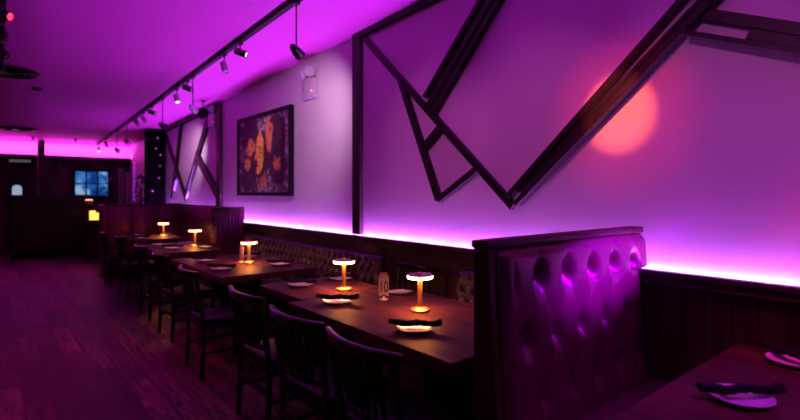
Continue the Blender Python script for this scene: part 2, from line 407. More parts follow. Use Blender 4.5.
# far window with muntins
p0 = on_y(75, 195, 15.85); p1 = on_y(108, 172, 15.85)
wx0, wx1, wz0, wz1 = p0.x, p1.x, p0.z-.02, on_y(90, 171.5, 15.85).z
fr = MB()
for (x0, x1, z0, z1) in [(wx0-.05, wx0, wz0-.05, wz1+.05), (wx1, wx1+.05, wz0-.05, wz1+.05), (wx0, wx1, wz0-.05, wz0), (wx0, wx1, wz1, wz1+.05)]: fr.box(x0, x1, 15.80, 15.90, z0, z1)
for i in (1, 2): fr.box(wx0+(wx1-wx0)*i/3-.015, wx0+(wx1-wx0)*i/3+.015, 15.82, 15.87, wz0, wz1)
fr.box(wx0, wx1, 15.82, 15.87, wz0+(wz1-wz0)*.5-.014, wz0+(wz1-wz0)*.5+.014)
win = structure(fr.build('window_1', M['black'], smooth=0), 'small paned window with blue night light')
g = MB().box(wx0, wx1, 15.875, 15.885, wz0, wz1).build('pane', M['street'], win, smooth=0)
# far door with oval light and a sign above
dx0 = on_y(8, 200, 15.9).x; dx1 = on_y(28, 200, 15.9).x
door = structure(MB().box(dx0, dx1, 15.88, 15.95, 0, 2.0, .01).build('door_1', M['ebony'], smooth=0), 'dark door with a small arched light')
c = on_y(17, 190, 15.86); b = MB(); b.prism([c+Vector((.10*math.cos(a) if a <= PI else 0, 0, .09*math.sin(a)+.04)) for a in [PI*i/10 for i in range(11)]]+[c+Vector((-.10, 0, -.13)), c+Vector((.10, 0, -.13))], (0, .02, 0))
b.build('door_pane', M['glow_blue'], door, smooth=0)
c = on_y(20, 161, 15.86)
sg = thing('wall_sign', (c.x, 15.86, c.z), 'dim grey glowing rectangular sign above the far door', 'sign')
MB().box(-.24, .24, -.02, .02, -.05, .05, .005).build('housing', M['black'], sg, smooth=0)
MB().box(-.22, .22, -.026, -.02, -.035, .035).build('sign_face', M['glow_grey'], sg, smooth=0)

# ------------------------------------------------------------------ ceiling fixtures
def track(name, x, y0, y1, label):
    mb = MB()
    A = Vector((x, y0, cz(y0)-.001)); B = Vector((x+.0098*(y1-y0) if x > 1 else x, y1, cz(y1)-.001))
    mb.prism([A+Vector((-.025, 0, 0)), A+Vector((.025, 0, 0)), A+Vector((.025, 0, -.045)), A+Vector((-.025, 0, -.045))], B-A)
    o = mb.build(name, M['black'], smooth=0); tag(o, label, 'track'); return o
track('lighting_track', 1.978, -1.5, 15.55, 'long black lighting track running the length of the ceiling beside the wall')
track('lighting_track', .05, 0.5, 8.0, 'short black lighting track at the left edge of the ceiling')
def head_mesh(pivot, target, r=.038, L=.13, bullet=False):
    """returns matrices to place a lamp head with its axis along the aim"""
    d = (Vector(target)-Vector(pivot)).normalized()
    return Matrix.Translation(pivot) @ d.to_track_quat('Z', 'Y').to_matrix().to_4x4()
def rnd(o): return o
def track_head(x, y, drop, target, label, lens='white', stem=False, grp='spotlights on the ceiling track', scale=1.0, body='steel'):
    z = cz(y)-.0475
    t = thing('pendant_spotlight' if stem else 'track_spotlight', (x, y, z), label, 'spotlight', grp)
    P = Vector((0, 0, -drop))
    MB().box(-.02, .02, -.045, .045, -.022, -.001, .004).build('track_adapter', M['steel'], t)
    MB().tube([(0, 0, -.02), tuple(P+Vector((0, 0, .02)))], .007 if stem else .009, 8).build('stem', M['steel'], t)
    mx = head_mesh((0, 0, 0), Vector(target)-Vector((x, y, z))-P)
    k = scale
    if stem: prof = [(0, -.075), (.018, -.07), (.032, -.045), (.042, -.005), (.048, .05), (.046, .065), (.040, .066), (.036, .05), (0, .045)]
    else: prof = [(0, -.055), (.034, -.055), (.038, -.05), (.038, .075), (.034, .078), (.031, .065), (0, .06)]
    MB().lathe([(r*k, zz*k) for r, zz in prof], tuple(P), 20, mx).build('lamp_head', M[body], t)
    MB().lathe([(0, .064*k if not stem else .050*k), (.031*k, .066*k if not stem else .052*k)], tuple(P), 16, mx).build('lens', M[{'white': 'whitelens', 'red': 'redlens', 'off': 'white'}[lens]], t)
    return t
def tx(y): return 1.993+.0098*y
ww = 'aimed at the wall'
track_head(tx(3.89), 3.89, .42, (3, 4.2, 2.1), 'nearest bullet spotlight hanging on a long stem from the right track', 'off', True)
track_head(tx(5.2), 5.2, .10, (2.9, 4.5, 2.6), 'nearest short black spotlight on the right track, with a bright lens', 'white')
track_head(tx(5.69), 5.69, .14, (2.2, 5.0, 1.6), 'pale short spotlight just beyond the nearest black short one', 'off', body='white')
track_head(tx(6.9), 6.9, .43, (3, 7.6, 2.1), 'pale bullet spotlight hanging left of the far post', 'off', True, body='white')
track_head(tx(7.09), 7.16, .10, (2.9, 6.3, 2.5), 'short dark spotlight on the track beside the pale hanging one', 'off')
track_head(tx(7.7), 7.7, .14, (2.2, 7.0, 1.4), 'pale short spotlight with a bright lens above the far post', 'white', body='white')
track_head(tx(8.52), 8.52, .43, (3, 9.0, 2.2), 'dark bullet spotlight hanging in front of the far wall pattern', 'off', True)
track_head(tx(9.27), 9.27, .10, (2.9, 8.5, 2.5), 'short dark spotlight just beyond the dark hanging one', 'off')
track_head(tx(9.9), 9.9, .12, (2.6, 9.2, 1.6), 'pale short spotlight, second beyond the dark hanging one', 'off', body='white')
track_head(tx(10.5), 10.5, .10, (2.6, 9.6, 1.9), 'short dark spotlight above the black column panel', 'off')
track_head(tx(11.46), 11.46, .37, (2.6, 10.6, 1.6), 'small hanging spotlight left of the black column panel', 'off', True)
track_head(tx(12.6), 12.6, .42, (2.6, 11.6, 1.6), 'small hanging spotlight before the magenta cove', 'off', True)
track_head(tx(14.1), 14.1, .12, (2.5, 13.2, 1.6), 'last but one small spotlight of the right track', 'off')
track_head(tx(15.3), 15.3, .14, (2.1, 13, 0), 'farthest spotlight of the right track with a white glowing lens', 'white')
track_head(.05, 5.30, .12, (.9, 4.4, 2.6), 'spotlight with a glowing red lens at the upper left edge', 'red', grp='spotlights on the left track')
track_head(.05, 5.9, .10, (.35, 5.4, 1.4), 'grey spotlight just beyond the red one on the left track', 'off', grp='spotlights on the left track')
track_head(.05, 6.5, .12, (.6, 6.2, 2.2), 'black spotlight in the middle of the left track', 'off', grp='spotlights on the left track')
track_head(.05, 7.15, .14, (.2, 6.2, 1.2), 'farthest spotlight of the left track, above the round vent', 'off', grp='spotlights on the left track')
# one hanging head with no visible stem fixture: on its own ceiling plate near the wall
def vent(x, y, r, label):
    t = thing('ceiling_vent', (x, y, cz(y)), label, 'vent', 'round ceiling vents')
    MB().lathe([(r, -.002), (r*1.02, -.012), (r*.93, -.022), (r*.9, -.004)], (0, 0, 0), 40).build('rim', M['steel'], t)
    m = MB()
    for k in (.78, .62, .46, .30): m.lathe([(r*k, -.008), (r*(k+.08), -.030), (r*(k+.085), -.028), (r*(k+.01), -.006)], (0, 0, 0), 40)
    m.lathe([(0, -.03), (r*.2, -.03), (r*.2, -.004)], (0, 0, 0), 24)
    m.build('louvre_ring', M['steel'], t)
    MB().lathe([(0, -.003), (r*.95, -.003)], (0, 0, 0), 40).build('duct_back', M['black'], t)
vent(.10, 8.15, .38, 'round dark louvred vent in the ceiling at the left edge, the nearer one')
vent(.35, 13.6, .36, 'smaller looking round dark vent in front of the magenta cove')
t = thing('smoke_detector', (.476, 9.0, cz(9)), 'small round smoke detector on the ceiling right of the near vent', 'smoke detector')
MB().lathe([(0, -.001), (.075, -.001), (.075, -.018), (.06, -.036), (.02, -.04), (0, -.04)], (0, 0, 0), 28).build('case', M['steel'], t)
MB().lathe([(.03, -.039), (.032, -.046), (0, -.047)], (0, 0, 0), 20).build('grille', M['black'], t)
for i, (u, lab) in enumerate([(33, 'small dark sprinkler head on the ceiling left of the dark column'), (75.5, 'small dark sprinkler head on the ceiling right of the dark column')]):
    p = on_y(u, 141, 14.9)
    t = thing('sprinkler', (p.x, 14.9, cz(14.9)), lab, 'sprinkler', 'sprinkler heads before the cove')
    MB().lathe([(0, 0), (.05, 0), (.05, -.012), (.02, -.02), (.02, -.08), (0, -.08)], (0, 0, 0), 16).build('body', M['steel'], t)
    MB().lathe([(0, -.085), (.05, -.085), (.05, -.095), (0, -.095)], (0, 0, 0), 16).build('deflector', M['steel'], t)

def emergency(y, z, label):
    t = thing('emergency_light', (WX, y, z), label, 'emergency light', 'emergency lights on the wall')
    MB().box(-.075, -.001, -.15, .15, -.12, .12, .012).build('housing', M['white'], t)
    MB().box(-.082, -.0755, .085, .097, -.01, .01).build('label_plate', M['steel'], t, smooth=0)
    MB().box(-.082, -.0755, -.12, -.105, -.05, -.035).build('indicator', M['redled'], t, smooth=0)
    for s, d in ((-1, (-.75, -.55, -.3)), (1, (-.75, .45, -.3))):
        P = Vector((-.06, s*.085, .205)); mx = head_mesh(P, P+Vector(d))
        h = MB().lathe([(0, -.05), (.035, -.045), (.062, -.01), (.070, .04), (.066, .05), (0, .045)], (0, 0, 0), 24, mx).build('lamp_head', M['white'], t)
        MB().tube([(-.045, s*.07, .12), tuple(P)], .012, 8).build('swivel', M['white'], t)
    return t
emergency(5.33, 2.77, 'white twin-headed emergency light box high on the wall right of the painting')
emergency(8.80, 2.78, 'twin-headed emergency light box beside the far dark post')
t = thing('added_wall_spotlight', (WX, .08, 1.99), 'small added spotlight on the wall for the booth highlight, outside the view', 'spotlight')  # fixture added out of view to go with the booth highlight lamp
MB().lathe([(0, 0), (.05, 0), (.05, .02), (0, .02)], (0, 0, 0), 20, Matrix.Rotation(-PI/2, 4, 'Y')).build('wall_plate', M['steel'], t)
MB().tube([(-.018, 0, 0), (-.17, 0, 0)], .008, 8).build('stem', M['steel'], t)
MB().lathe([(0, -.09), (.03, -.085), (.038, -.06), (.042, .0), (.037, .0), (.03, -.05), (0, -.05)], (-.20, .02, -.04), 20, head_mesh((0, 0, 0), (-.44, 1.2, -.85))).build('lamp_head', M['steel'], t)
# black bullet lamp hanging by the far post
p = Vector((2.72, 8.55, 2.86))
t = thing('pendant_spotlight', (2.72, 8.55, cz(8.55)), 'black round spotlight hanging close to the far dark post', 'spotlight', 'spotlights on the ceiling track')
MB().lathe([(0, 0), (.04, 0), (.04, -.012), (0, -.012)], (0, 0, 0), 16).build('ceiling_plate', M['black'], t)
MB().tube([(0, 0, -.01), (0, 0, -.16)], .007, 8).build('stem', M['black'], t)
MB().lathe([(0, -.08), (.05, -.07), (.085, -.02), (.095, .06), (.09, .08), (0, .07)], (0, 0, -.20), 20, head_mesh((0, 0, 0), (-.5, -.8, -.35))).build('lamp_head', M['black'], t)

# ------------------------------------------------------------------ painting
py0, py1, pz0, pz1 = 5.80, 7.60, 1.460, 2.650
pc = thing('framed_painting', (WX-.03, (py0+py1)/2, (pz0+pz1)/2), 'large abstract painting with ochre and plum patches in a thin black frame', 'painting')
hy, hz = (py1-py0)/2, (pz1-pz0)/2
fb = MB()
for (a, b_, c_, d_) in [(-hy, -hy+.05, -hz, hz), (hy-.05, hy, -hz, hz), (-hy+.05, hy-.05, -hz, -hz+.05), (-hy+.05, hy-.05, hz-.05, hz)]: fb.box(-.035, .029, a, b_, c_, d_, .004)
fb.build('frame', M['black'], pc, smooth=0)
MB().box(-.012, .025, -hy+.04, hy-.04, -hz+.04, hz-.04).build('canvas', M['canvas'], pc, smooth=0)

# ------------------------------------------------------------------ tufted leather
def tuft(nx, nz, a, b, x0, z0, ztop, depth, dip, fn, pleat_top=None):
    """grid surface; fn(s, z, h) -> Vector. buttons on a diamond lattice (a across, b down from z0)"""
    bm = bmesh.new(); return bm
def tuft_height(x, z, a, b, xo, ztop_row, depth, lo=-1e9):
    X = (x-xo)/a; Z = (ztop_row-z)/b          # Z=0 first button row, rows at integer Z, odd rows offset half
    p = X/1.0+Z/2.0; q = X/1.0-Z/2.0
    if Z < 0:                                   # vertical pleats above the first row
        cre = abs(math.sin(PI*X)); f = min(1, -Z*3.0)
        h = cre**.28; d = math.hypot((X-round(X))*a, Z*b*.75)
    else:
        h = (abs(math.sin(PI*p))*abs(math.sin(PI*q)))**.28
        # button centres
        d = 9
        for zi in (math.floor(Z), math.floor(Z)+1):
            off = .5*(zi % 2); xi = round(X-off)+off
            d = min(d, math.hypot((X-xi)*a, (Z-zi)*b*.75))
    if X < lo:
        h = h+(1-h)*min(1, (lo-X)*4); d = math.hypot(max(0, (lo-X))*a, 9 if Z < 0 else d) if X < lo-.3 else d
    dip = math.exp(-(d/(.185*a))**2)
    return depth*(.80+.20*h)*(1-.88*dip)

def booth_back(name, x0, x1, yf_top, yf_bot, yb, z0, z1, label, rows=True):
    """booth back whose padded face looks to -Y and leans"""
    t = thing(name, ((x0+x1)/2, yb, 0), label, 'booth')
    ox, oy = (x0+x1)/2, yb
    L = lambda x, y, z: Vector((x-ox, y-oy, z))
    # core body with raked front
    core = MB(); core.prism([L(x0, yb, z0), L(x0, yf_bot+.035, z0), L(x0, yf_top+.035, z1-.03), L(x0, yb, z1-.03)], (x1-x0, 0, 0), .006)
    core.prism([L(x1-.01, yb, 1.066), L(x1-.01, yf_top+.05, 1.066), L(x1-.01, yf_top+.035, z1-.03), L(x1-.01, yb, z1-.03)], (.10, 0, 0), .004)
    core.build('back_panel', M['burgtrim'], t, smooth=0)
    side = MB(); side.prism([L(x0-.018, yb, z0), L(x0-.018, yf_bot, z0), L(x0-.018, yf_top, z1-.032), L(x0-.018, yb, z1-.032)], (.05, 0, 0), .007)
    side.build('side_panel', M['burgtrim'], t, smooth=0)
    tp = MB(); tp.sweep([L(x0-.022, (yf_top+yb)/2, z1-.016), L(x1+.09, (yf_top+yb)/2, z1-.016)], rrect(yb-yf_top+.012, .034, .010))
    tp.build('top_rail', M['burgtrim'], t)
    # welting along the side panel's near edge
    MB().tube([L(x0+.03, yf_bot-.004, z0), L(x0+.03, yf_top-.004, z1-.04)], .006, 8).build('piping', M['burgtrim'], t)
    # tufted pad
    a, bb = .226, .265; xo = 2.80; zr = 1.115
    bm = bmesh.new(); nx = int((x1-x0-.04)/.008); nz = int((z1-.036-z0)/.008); V = []
    for j in range(nz+1):
        z = z0+(z1-.036-z0)*j/nz; row = []; xe = x1+.095*max(0, min(1, (z-1.064)/.012))
        for i in range(nx+1):
            x = x0+.034+(xe-x0-.036)*i/nx
            h = tuft_height(x, z, a, bb, xo, zr, .046, -4.55)
            e = min(1, (x-(x0+.034))/.05)*min(1, (z1-.036-z)/.05+.15)*min(1, (xe-x)/.03+.15)
            e = max(0, e)**.5
            yb_ = yf_bot+(yf_top-yf_bot)*(z-z0)/(z1-z0)
            row.append(bm.verts.new(L(x, yb_+.034-h*e*1.25, z)))
        V.append(row)
    for j in range(nz):
        for i in range(nx): bm.faces.new((V[j][i], V[j][i+1], V[j+1][i+1], V[j+1][i]))
    m = MB(); m.add(bm); m.build('tufted_pad', M['burg'], t, smooth=180)
    # buttons
    for r in range(0, 4):
        z = zr-r*bb
        if z < z0+.05: break
        off = -.5*a if r % 2 else 0
        k = 0
        while True:
            x = xo-k*a+off; k += 1
            if x < xo-4.6*a: break
            yb_ = yf_bot+(yf_top-yf_bot)*(z-z0)/(z1-z0)
            MB().lathe([(0, -.009), (.008, -.008), (.0135, -.003), (.014, .003)], tuple(L(x, yb_+.026, z)), 16, Matrix.Rotation(-PI/2, 4, 'X')).build('button', M['button'], t)
    return t
def booth_seat(t, x0, x1, y0, y1, ox, oy):
    MB().box(x0-ox, x1-ox, y0-oy, y1-oy, .34, .47, .03).build('seat_cushion', M['burg'], t)
    MB().box(x0-ox+.02, x1-ox, y0-oy+.04, y1-oy, .0, .335, .005).build('seat_base', M['burgtrim'], t, smooth=0)
BX0, BX1 = 1.585, 2.865
t = booth_back('booth_bench', BX0, BX1, 1.330, 1.245, 1.412, .0, 1.30, 'burgundy leather booth bench with a deep-buttoned high back, nearest to the viewer')
booth_seat(t, 1.60, 2.86, .86, 1.235, (BX0+BX1)/2, 1.412)

# far booth: partition with vertical channels next to the wall and a long plain back
t = thing('booth_bench', (2.63, 7.15, 0), 'burgundy channel-backed booth end standing against the wall beyond the buttoned bench', 'booth')
MB().box(-.22, .22, -.03, .10, 0, 1.27, .012).build('back_panel', M['burgtrim'], t)
ch = MB()
for i in range(8): ch.box(-.205+i*.047, -.161+i*.047, -.065, -.025, .42, 1.22, .014)
ch.build('channel_pad', M['burg'], t)
MB().box(.17, .232, -.05, .11, 0, 1.272, .01).build('side_panel', M['burg'], t)
MB().box(-.225, .235, -.045, .11, 1.272, 1.295, .008).build('top_rail', M['burgtrim'], t)
t = thing('booth_bench', (2.2, 10.3, 0), 'long plain burgundy high-backed booth closing the far end of the tables', 'booth')
MB().box(-.69, .665, 0, .14, 0, 1.27, .012).build('back_panel', M['burgtrim'], t)
pn = MB()
for i in range(3): pn.box(-.685+i*.457, -.685+i*.457+.452, -.05, .0, .45, 1.25, .014)
pn.build('back_pad', M['burg'], t)
MB().box(.585, .66, -3.0, -.052, .0, 1.262, .012).build('side_back', M['burg'], t)
MB().box(.575, .664, -3.0, -.052, 1.264, 1.286, .006).build('side_rail', M['burgtrim'], t)
MB().box(-.74, -.69, -.30, .14, 0, 1.285, .01).build('side_panel', M['burg'], t)
MB().box(-.685, .69, -.02, .15, 1.27, 1.295, .008).build('top_rail', M['burgtrim'], t)
MB().box(-.685, .69, -.5, -.05, .33, .47, .02).build('seat_cushion', M['burg'], t)
MB().box(-.68, .69, -.46, -.05, 0, .325, .004).build('seat_base', M['burgtrim'], t, smooth=0)

# wall banquettes
def banquette(y0, y1, label, z1=.908):
    t = thing('banquette_bench', (2.7, (y0+y1)/2, 0), label, 'bench', 'tufted benches along the wall'); oy = (y0+y1)/2
    L = lambda x, y, z: Vector((x-2.7, y-oy, z))
    xb, xt = 2.74, 2.80
    z0 = .46
    core = MB(); core.prism([L(2.858, y0+.01, z0-.02), L(xb+.04, y0+.01, z0-.02), L(xt+.035, y0+.01, z1-.03), L(2.858, y0+.01, z1-.02)], (0, y1-y0-.02, 0), .008)
    core.build('back_frame', M['benchl'], t)
    a, bb = .115, .10; st = .0105
    ny = int((y1-y0)/st); nz = 42; bm = bmesh.new(); V = []
    for j in range(nz+1):
        z = z0+(z1-z0)*j/nz; row = []
        for i in range(ny+1):
            y = y0+(y1-y0)*i/ny
            h = tuft_height(y, z, a, bb*1.0, y0+.06, z1-.075, .036)
            e = min(1, (y-y0)/.07, (y1-y)/.07); e = math.sqrt(max(0, 1-(1-e)**2)); zt = min(1, (z1-z)/.06); zt = math.sqrt(max(0, 1-(1-zt)**2))
            x = xb+(xt-xb)*(z-z0)/(z1-z0)+.035-h*1.2*e*zt+(1-e*zt)*.03
            row.append(bm.verts.new(L(min(x, 2.86), y, z-(1-e)*.05*max(0, (z-.7)/.2))))
        V.append(row)
    for j in range(nz):
        for i in range(ny): bm.faces.new((V[j][i], V[j][i+1], V[j+1][i+1], V[j+1][i]))
    bmesh.ops.recalc_face_normals(bm, faces=bm.faces)
    m = MB(); m.add(bm); m.build('tufted_back', M['benchl'], t, smooth=180)
    MB().box(2.40-2.7, 2.745-2.7, y0-oy+.01, y1-oy-.01, .34, .46, .03).build('seat_cushion', M['benchl'], t)
    MB().box(2.45-2.7, 2.858-2.7, y0-oy+.03, y1-oy-.03, 0, .335, .005).build('seat_base', M['black'], t, smooth=0)
    return t
banquette(3.72, 7.06, 'long black tufted wall bench beneath the painting')
banquette(1.46, 2.72, 'short black tufted wall bench just behind the near booth back')

# ------------------------------------------------------------------ tables
def table(x0, x1, y0, y1, label, legs='pedestal', zt=.75, th=.06):
    cx, cy = (x0+x1)/2, (y0+y1)/2
    t = thing('dining_table', (cx, cy, 0), label, 'table', 'wooden tables along the bench')
    w, l = (x1-x0)/2, (y1-y0)/2
    MB().box(-w, w, -l, l, zt-th, zt, .006).build('tabletop', M['table'], t, smooth=0)
    ys = (-l*.55, l*.55) if l > .5 else (0,)
    for y in ys:
        MB().box(-.04, .04, y-.04, y+.04, .03, zt-th-.001, .004).build('pedestal', M['black'], t, smooth=0)
        fb = MB(); fb.box(-w*.36, w*.36, y-.035, y+.035, .0, .035, .01)
        fb.build('foot', M['black'], t, smooth=0)
    return t
table(1.545, 2.50, 1.525, 3.095, 'long wooden table with the black 10 sign, right beside the near booth')
table(1.66, 2.39, 3.105, 3.82, 'small square wooden table joined to the far end of the table with the 10 sign')
table(1.54, 2.50, 4.36, 5.95, 'wooden table second group from the near booth, beneath the painting')
table(1.58, 2.36, 6.55, 7.90, 'wooden table before the channel-backed booth end')
table(1.62, 2.46, 8.70, 9.72, 'farthest wooden table, next to the long plain booth')
table(1.45, 2.86, .02, .822, 'wooden booth table in the bottom right corner of the view')

# ------------------------------------------------------------------ chairs
def make_chair():
    t = thing('dining_chair', (0, 0, 0), '', 'chair', 'black slat-backed chairs along the tables')
    m = M['chairmatt']
    for s in (-1, 1):
        p = [(-.215, s*.228, 0), (-.20, s*.226, .25), (-.20, s*.225, .45), (-.225, s*.226, .65), (-.262, s*.228, .83)]
        MB().sweep(p, rrect(.034, .030, .006), up=(1, 0, 0)).build('leg', m, t)
        MB().sweep([(.205, s*.205, 0), (.20, s*.20, .41)], rrect(.034, .034, .006), up=(1, 0, 0)).build('leg', m, t)
        MB().box(-.19, .19, s*.214-.009, s*.214+.009, .19, .215, .003).build('stretcher', m, t)
    MB().box(-.215, -.197, -.20, .20, .255, .285, .003).build('stretcher', m, t)
    MB().box(.194, .21, -.19, .19, .255, .285, .003).build('stretcher', m, t)
    MB().box(-.205, .215, -.215, .215, .385, .425, .006).build('apron', m, t)
    MB().box(-.20, .225, -.215, .215, .426, .475, .02).build('seat', M['seatl'], t)
    # top rail: bowed back, ends turned forward
    P = []; K = []
    for i in range(21):
        s = -1+2*i/20; P.append((-.312+.065*s*s, s*.272, .852)); K.append(1 if abs(s) < .95 else .8)
    MB().sweep(P, rrect(.034, .050, .013), scale=K).build('top_rail', M['chair'], t)
    P = [(-.245+.045*(s*s), s*.20, .545) for s in [-1+.2*i for i in range(11)]]
    MB().sweep(P, rrect(.016, .035, .006)).build('cross_rail', m, t)
    for i in range(7):
        y = -.15+.05*i; s = y/.25
        MB().sweep([(-.238+.045*s*s, y*.85, .56), (-.272+.05*s*s, y*.93, .70), (-.306+.065*s*s, y, .832)], rrect(.009, .022, .003), up=(1, 0, 0)).build('slat', m, t)
    return t
ch = make_chair()
spots = [(1.46, 1.735, 1, 'black slat-backed chair nearest the viewer, at the corner of its table'),
 (1.46, 2.34, 2, 'black slat-backed chair second from the near booth'),
 (1.49, 3.05, 0, 'black slat-backed chair third from the near booth, beside the small square table'),
 (1.50, 4.27, -2, 'black slat-backed chair fourth from the near booth, standing free with legs in view'),
 (1.58, 5.50, 1, 'black slat-backed chair at the far end of the table beneath the painting'),
 (1.60, 6.50, 0, 'black slat-backed chair at the near end of the table before the channel-backed booth'),
 (1.66, 8.10, 2, 'black slat-backed chair last but one down the row'),
 (1.62, 9.17, 0, 'black slat-backed chair farthest down the row')]
for i, (x, y, a, lab) in enumerate(spots): place(ch, i == 0, (x, y, 0), math.radians(a), lab)
place(ch, False, (2.53, 3.22, 0), PI-math.radians(8), 'black curved-backed chair on the wall side between the two benches')

# ------------------------------------------------------------------ table settings
def make_plate():
    m = MB().lathe([(0, .006), (.05, .006), (.065, .008), (.098, .020), (.103, .023), (.104, .021), (.098, .017), (.062, .001), (.05, 0), (0, 0)], (0, 0, 0), 48)
    o = m.build('side_plate', M['plate']); tag(o, '', 'plate', 'white side plates under napkins'); return o
def make_napkin():
    P = []; K = []
    for i in range(25):
        s = -1+2*i/24
        P.append((s*.145, .004*math.sin(s*5), .003*math.sin(s*7+1)+(.004 if abs(s) > .85 else 0)))
        K.append(1+.10*math.sin(s*9)+.06*math.sin(s*23)-(.22 if .10 < s < .26 else 0))
    sec = [(.023*math.cos(2*PI*i/16)*(1+.08*math.sin(3*i)), .0155*math.sin(2*PI*i/16)) for i in range(16)]
    o = MB().sweep(P, sec, scale=K).build('rolled_napkin', M['napkin']); tag(o, '', 'napkin', 'rolled black napkins'); return o
pl, nk = make_plate(), make_napkin()
sets = [  # x, y, napkin angle, description
 (2.075, .585, -41, 'in the bottom right corner of the view'),
 (2.70, .56, 60, 'at the right edge of the view against the wall'),
 (1.765, 2.01, -44, 'in front of the nearest glowing lamp'),
 (1.80, 2.85, -44, 'left of the 10 sign at the table edge'),
 (1.90, 3.56, -50, 'on the small square table'),
 (2.33, 2.84, -40, 'between the 10 sign and nearest lamp'),
 (2.30, 3.60, -40, 'behind the second lamp on the small square table'),
 (1.70, 4.80, -45, 'near front of the table beneath the painting'),
 (1.76, 5.50, -45, 'far left on the table beneath the painting'),
 (2.28, 4.72, -45, 'bench side, nearer one beneath the painting'),
 (2.28, 5.55, -45, 'bench side, far end of the table beneath the painting'),
 (1.84, 7.02, -45, 'aisle side near end of the table before the far booth'),
 (1.82, 7.62, -45, 'aisle side far end of the table before the far booth'),
 (2.22, 6.90, -45, 'bench side near end of the table before the far booth'),
 (2.22, 7.62, -45, 'bench side far end of the table before the far booth'),
 (1.85, 8.95, -45, 'near end of the farthest table'),
 (1.90, 9.55, -45, 'far left of the farthest table'),
 (2.38, 9.50, -45, 'far right of the farthest table')]
for i, (x, y, a, d) in enumerate(sets):
    place(pl, i == 0, (x, y, .7505), 0, 'white plate under a napkin '+d)
    place(nk, i == 0, (x, y, 0.7505+.0425), math.radians(a), 'black napkin '+d)

# ------------------------------------------------------------------ table lamps
def make_lamp():
    t = thing('table_lamp', (0, 0, 0), '', 'lamp', 'cordless brass disc lamps on the tables')
    MB().lathe([(0, 0), (.060, 0), (.063, .004), (.062, .014), (.056, .018), (.020, .026), (.016, .034), (0, .034)], (0, 0, 0), 40).build('base', M['gold'], t)
    MB().lathe([(.018, .034), (.0155, .06), (.0155, .175), (.019, .2075), (0, .2075)], (0, 0, 0), 32).build('stem', M['gold'], t)
    MB().lathe([(.021, .206), (.044, .206)], (0, 0, 0), 32).build('light_ring', M['ring'], t)
    MB().lathe([(0, .208), (.070, .207), (.080, .208), (.082, .211), (.082, .223), (.079, .226), (0, .226)], (0, 0, 0), 48).build('lamp_shade', M['lampglow'], t)
    MB().lathe([(0, .2265), (.079, .2265), (.080, .229), (.074, .235), (.03, .238), (0, .238)], (0, 0, 0), 48).build('cap', M['copper'], t)
    MB().lathe([(0, .238), (.012, .238), (.013, .244), (.008, .248), (0, .248)], (0, 0, 0), 20).build('touch_switch', M['gold'], t)
    return t
lp = make_lamp()
for i, (x, y, lab) in enumerate([(2.083, 2.327, 'glowing brass disc table lamp nearest the viewer, right of the 10 sign'),
   (2.081, 3.205, 'glowing brass disc table lamp left of the 10 sign on the small square table'),
   (2.098, 5.088, 'glowing brass disc table lamp on the table beneath the painting'),
   (2.181, 7.206, 'glowing brass disc table lamp last but one, before the channel-backed booth end'),
   (2.258, 9.20, 'farthest glowing brass disc table lamp, before the long plain booth')]):
    place(lp, i == 0, (x, y, .7505), 0, lab)

# number stand "10"
def text_mesh(body, size, m, parent, loc, rot, ext=.0004, bold=0, sx=1):
    cu = bpy.data.curves.new('digits', 'FONT'); cu.body = body; cu.size = size; cu.extrude = ext; cu.align_x = 'CENTER'; cu.align_y = 'CENTER'; cu.offset = bold
    o = bpy.data.objects.new('digits_tmp', cu); COL.objects.link(o)
    bpy.context.view_layer.update()
    me = bpy.data.meshes.new_from_object(o.evaluated_get(bpy.context.evaluated_depsgraph_get()))
    bpy.data.objects.remove(o); me.materials.clear(); me.materials.append(m)
    n = bpy.data.objects.new('digits', me); COL.objects.link(n); n.parent = parent; n.location = loc; n.rotation_euler = rot; n.scale = (sx, 1, 1)
    return n
def number_stand(x, y, rz, label, digits):
    t = thing('table_number', (x, y, .7505), label, 'table number', rz=rz)
    MB().box(-.036, .036, -.002, .002, .025, .165, .001).build('sign_plate', M['acrylic'], t, smooth=0)
    MB().box(-.028, .028, -.0018, .0018, .166, .190, .001).build('plate_top', M['acrylic'], t, smooth=0)
    MB().lathe([(0, 0), (.030, 0), (.031, .004), (.026, .008), (.010, .012), (.008, .022), (.012, .026), (0, .028)], (0, 0, 0), 24).build('metal_foot', M['plate'], t)
    MB().box(-.012, .012, -.006, .006, .018, .034, .002).build('clip', M['steel'], t, smooth=0)
    if digits: text_mesh(digits, .108, M['ink'], t, (0, -.0030, .086), (PI/2, 0, 0), bold=.0018, sx=.60)
    return t
number_stand(2.110, 2.74, -math.radians(38), 'pale upright table number sign reading 10 between two lamps', '10')
number_stand(2.06, 5.20, -math.radians(80), 'narrow clear table sign left of the lamp beneath the painting', None)

# ------------------------------------------------------------------ far end furniture
# slatted service station
ax0 = .30; ax1 = 1.76; ay = 14.2
t = thing('slatted_partition', ((ax0+ax1)/2, ay, 0), 'chest-high dark slatted wooden service counter at the end of the aisle', 'counter')
hx = (ax1-ax0)/2
MB().box(-hx, hx, .03, .55, .10, 1.42, .006).build('body', M['ebony'], t, smooth=0)
sl = MB()
for i in range(9): sl.box(-hx, hx, .0, .028, .14+i*.142, .14+i*.142+.122, .006)
sl.build('slat_panel', M['wains'], t, smooth=0)
MB().box(-hx-.02, hx+.02, -.03, .60, 1.425, 1.455, .006).build('countertop', M['ebony'], t, smooth=0)
MB().box(-hx-.03, hx+.03, -.08, .55, 0, .09, .006).build('plinth', M['black'], t, smooth=0)
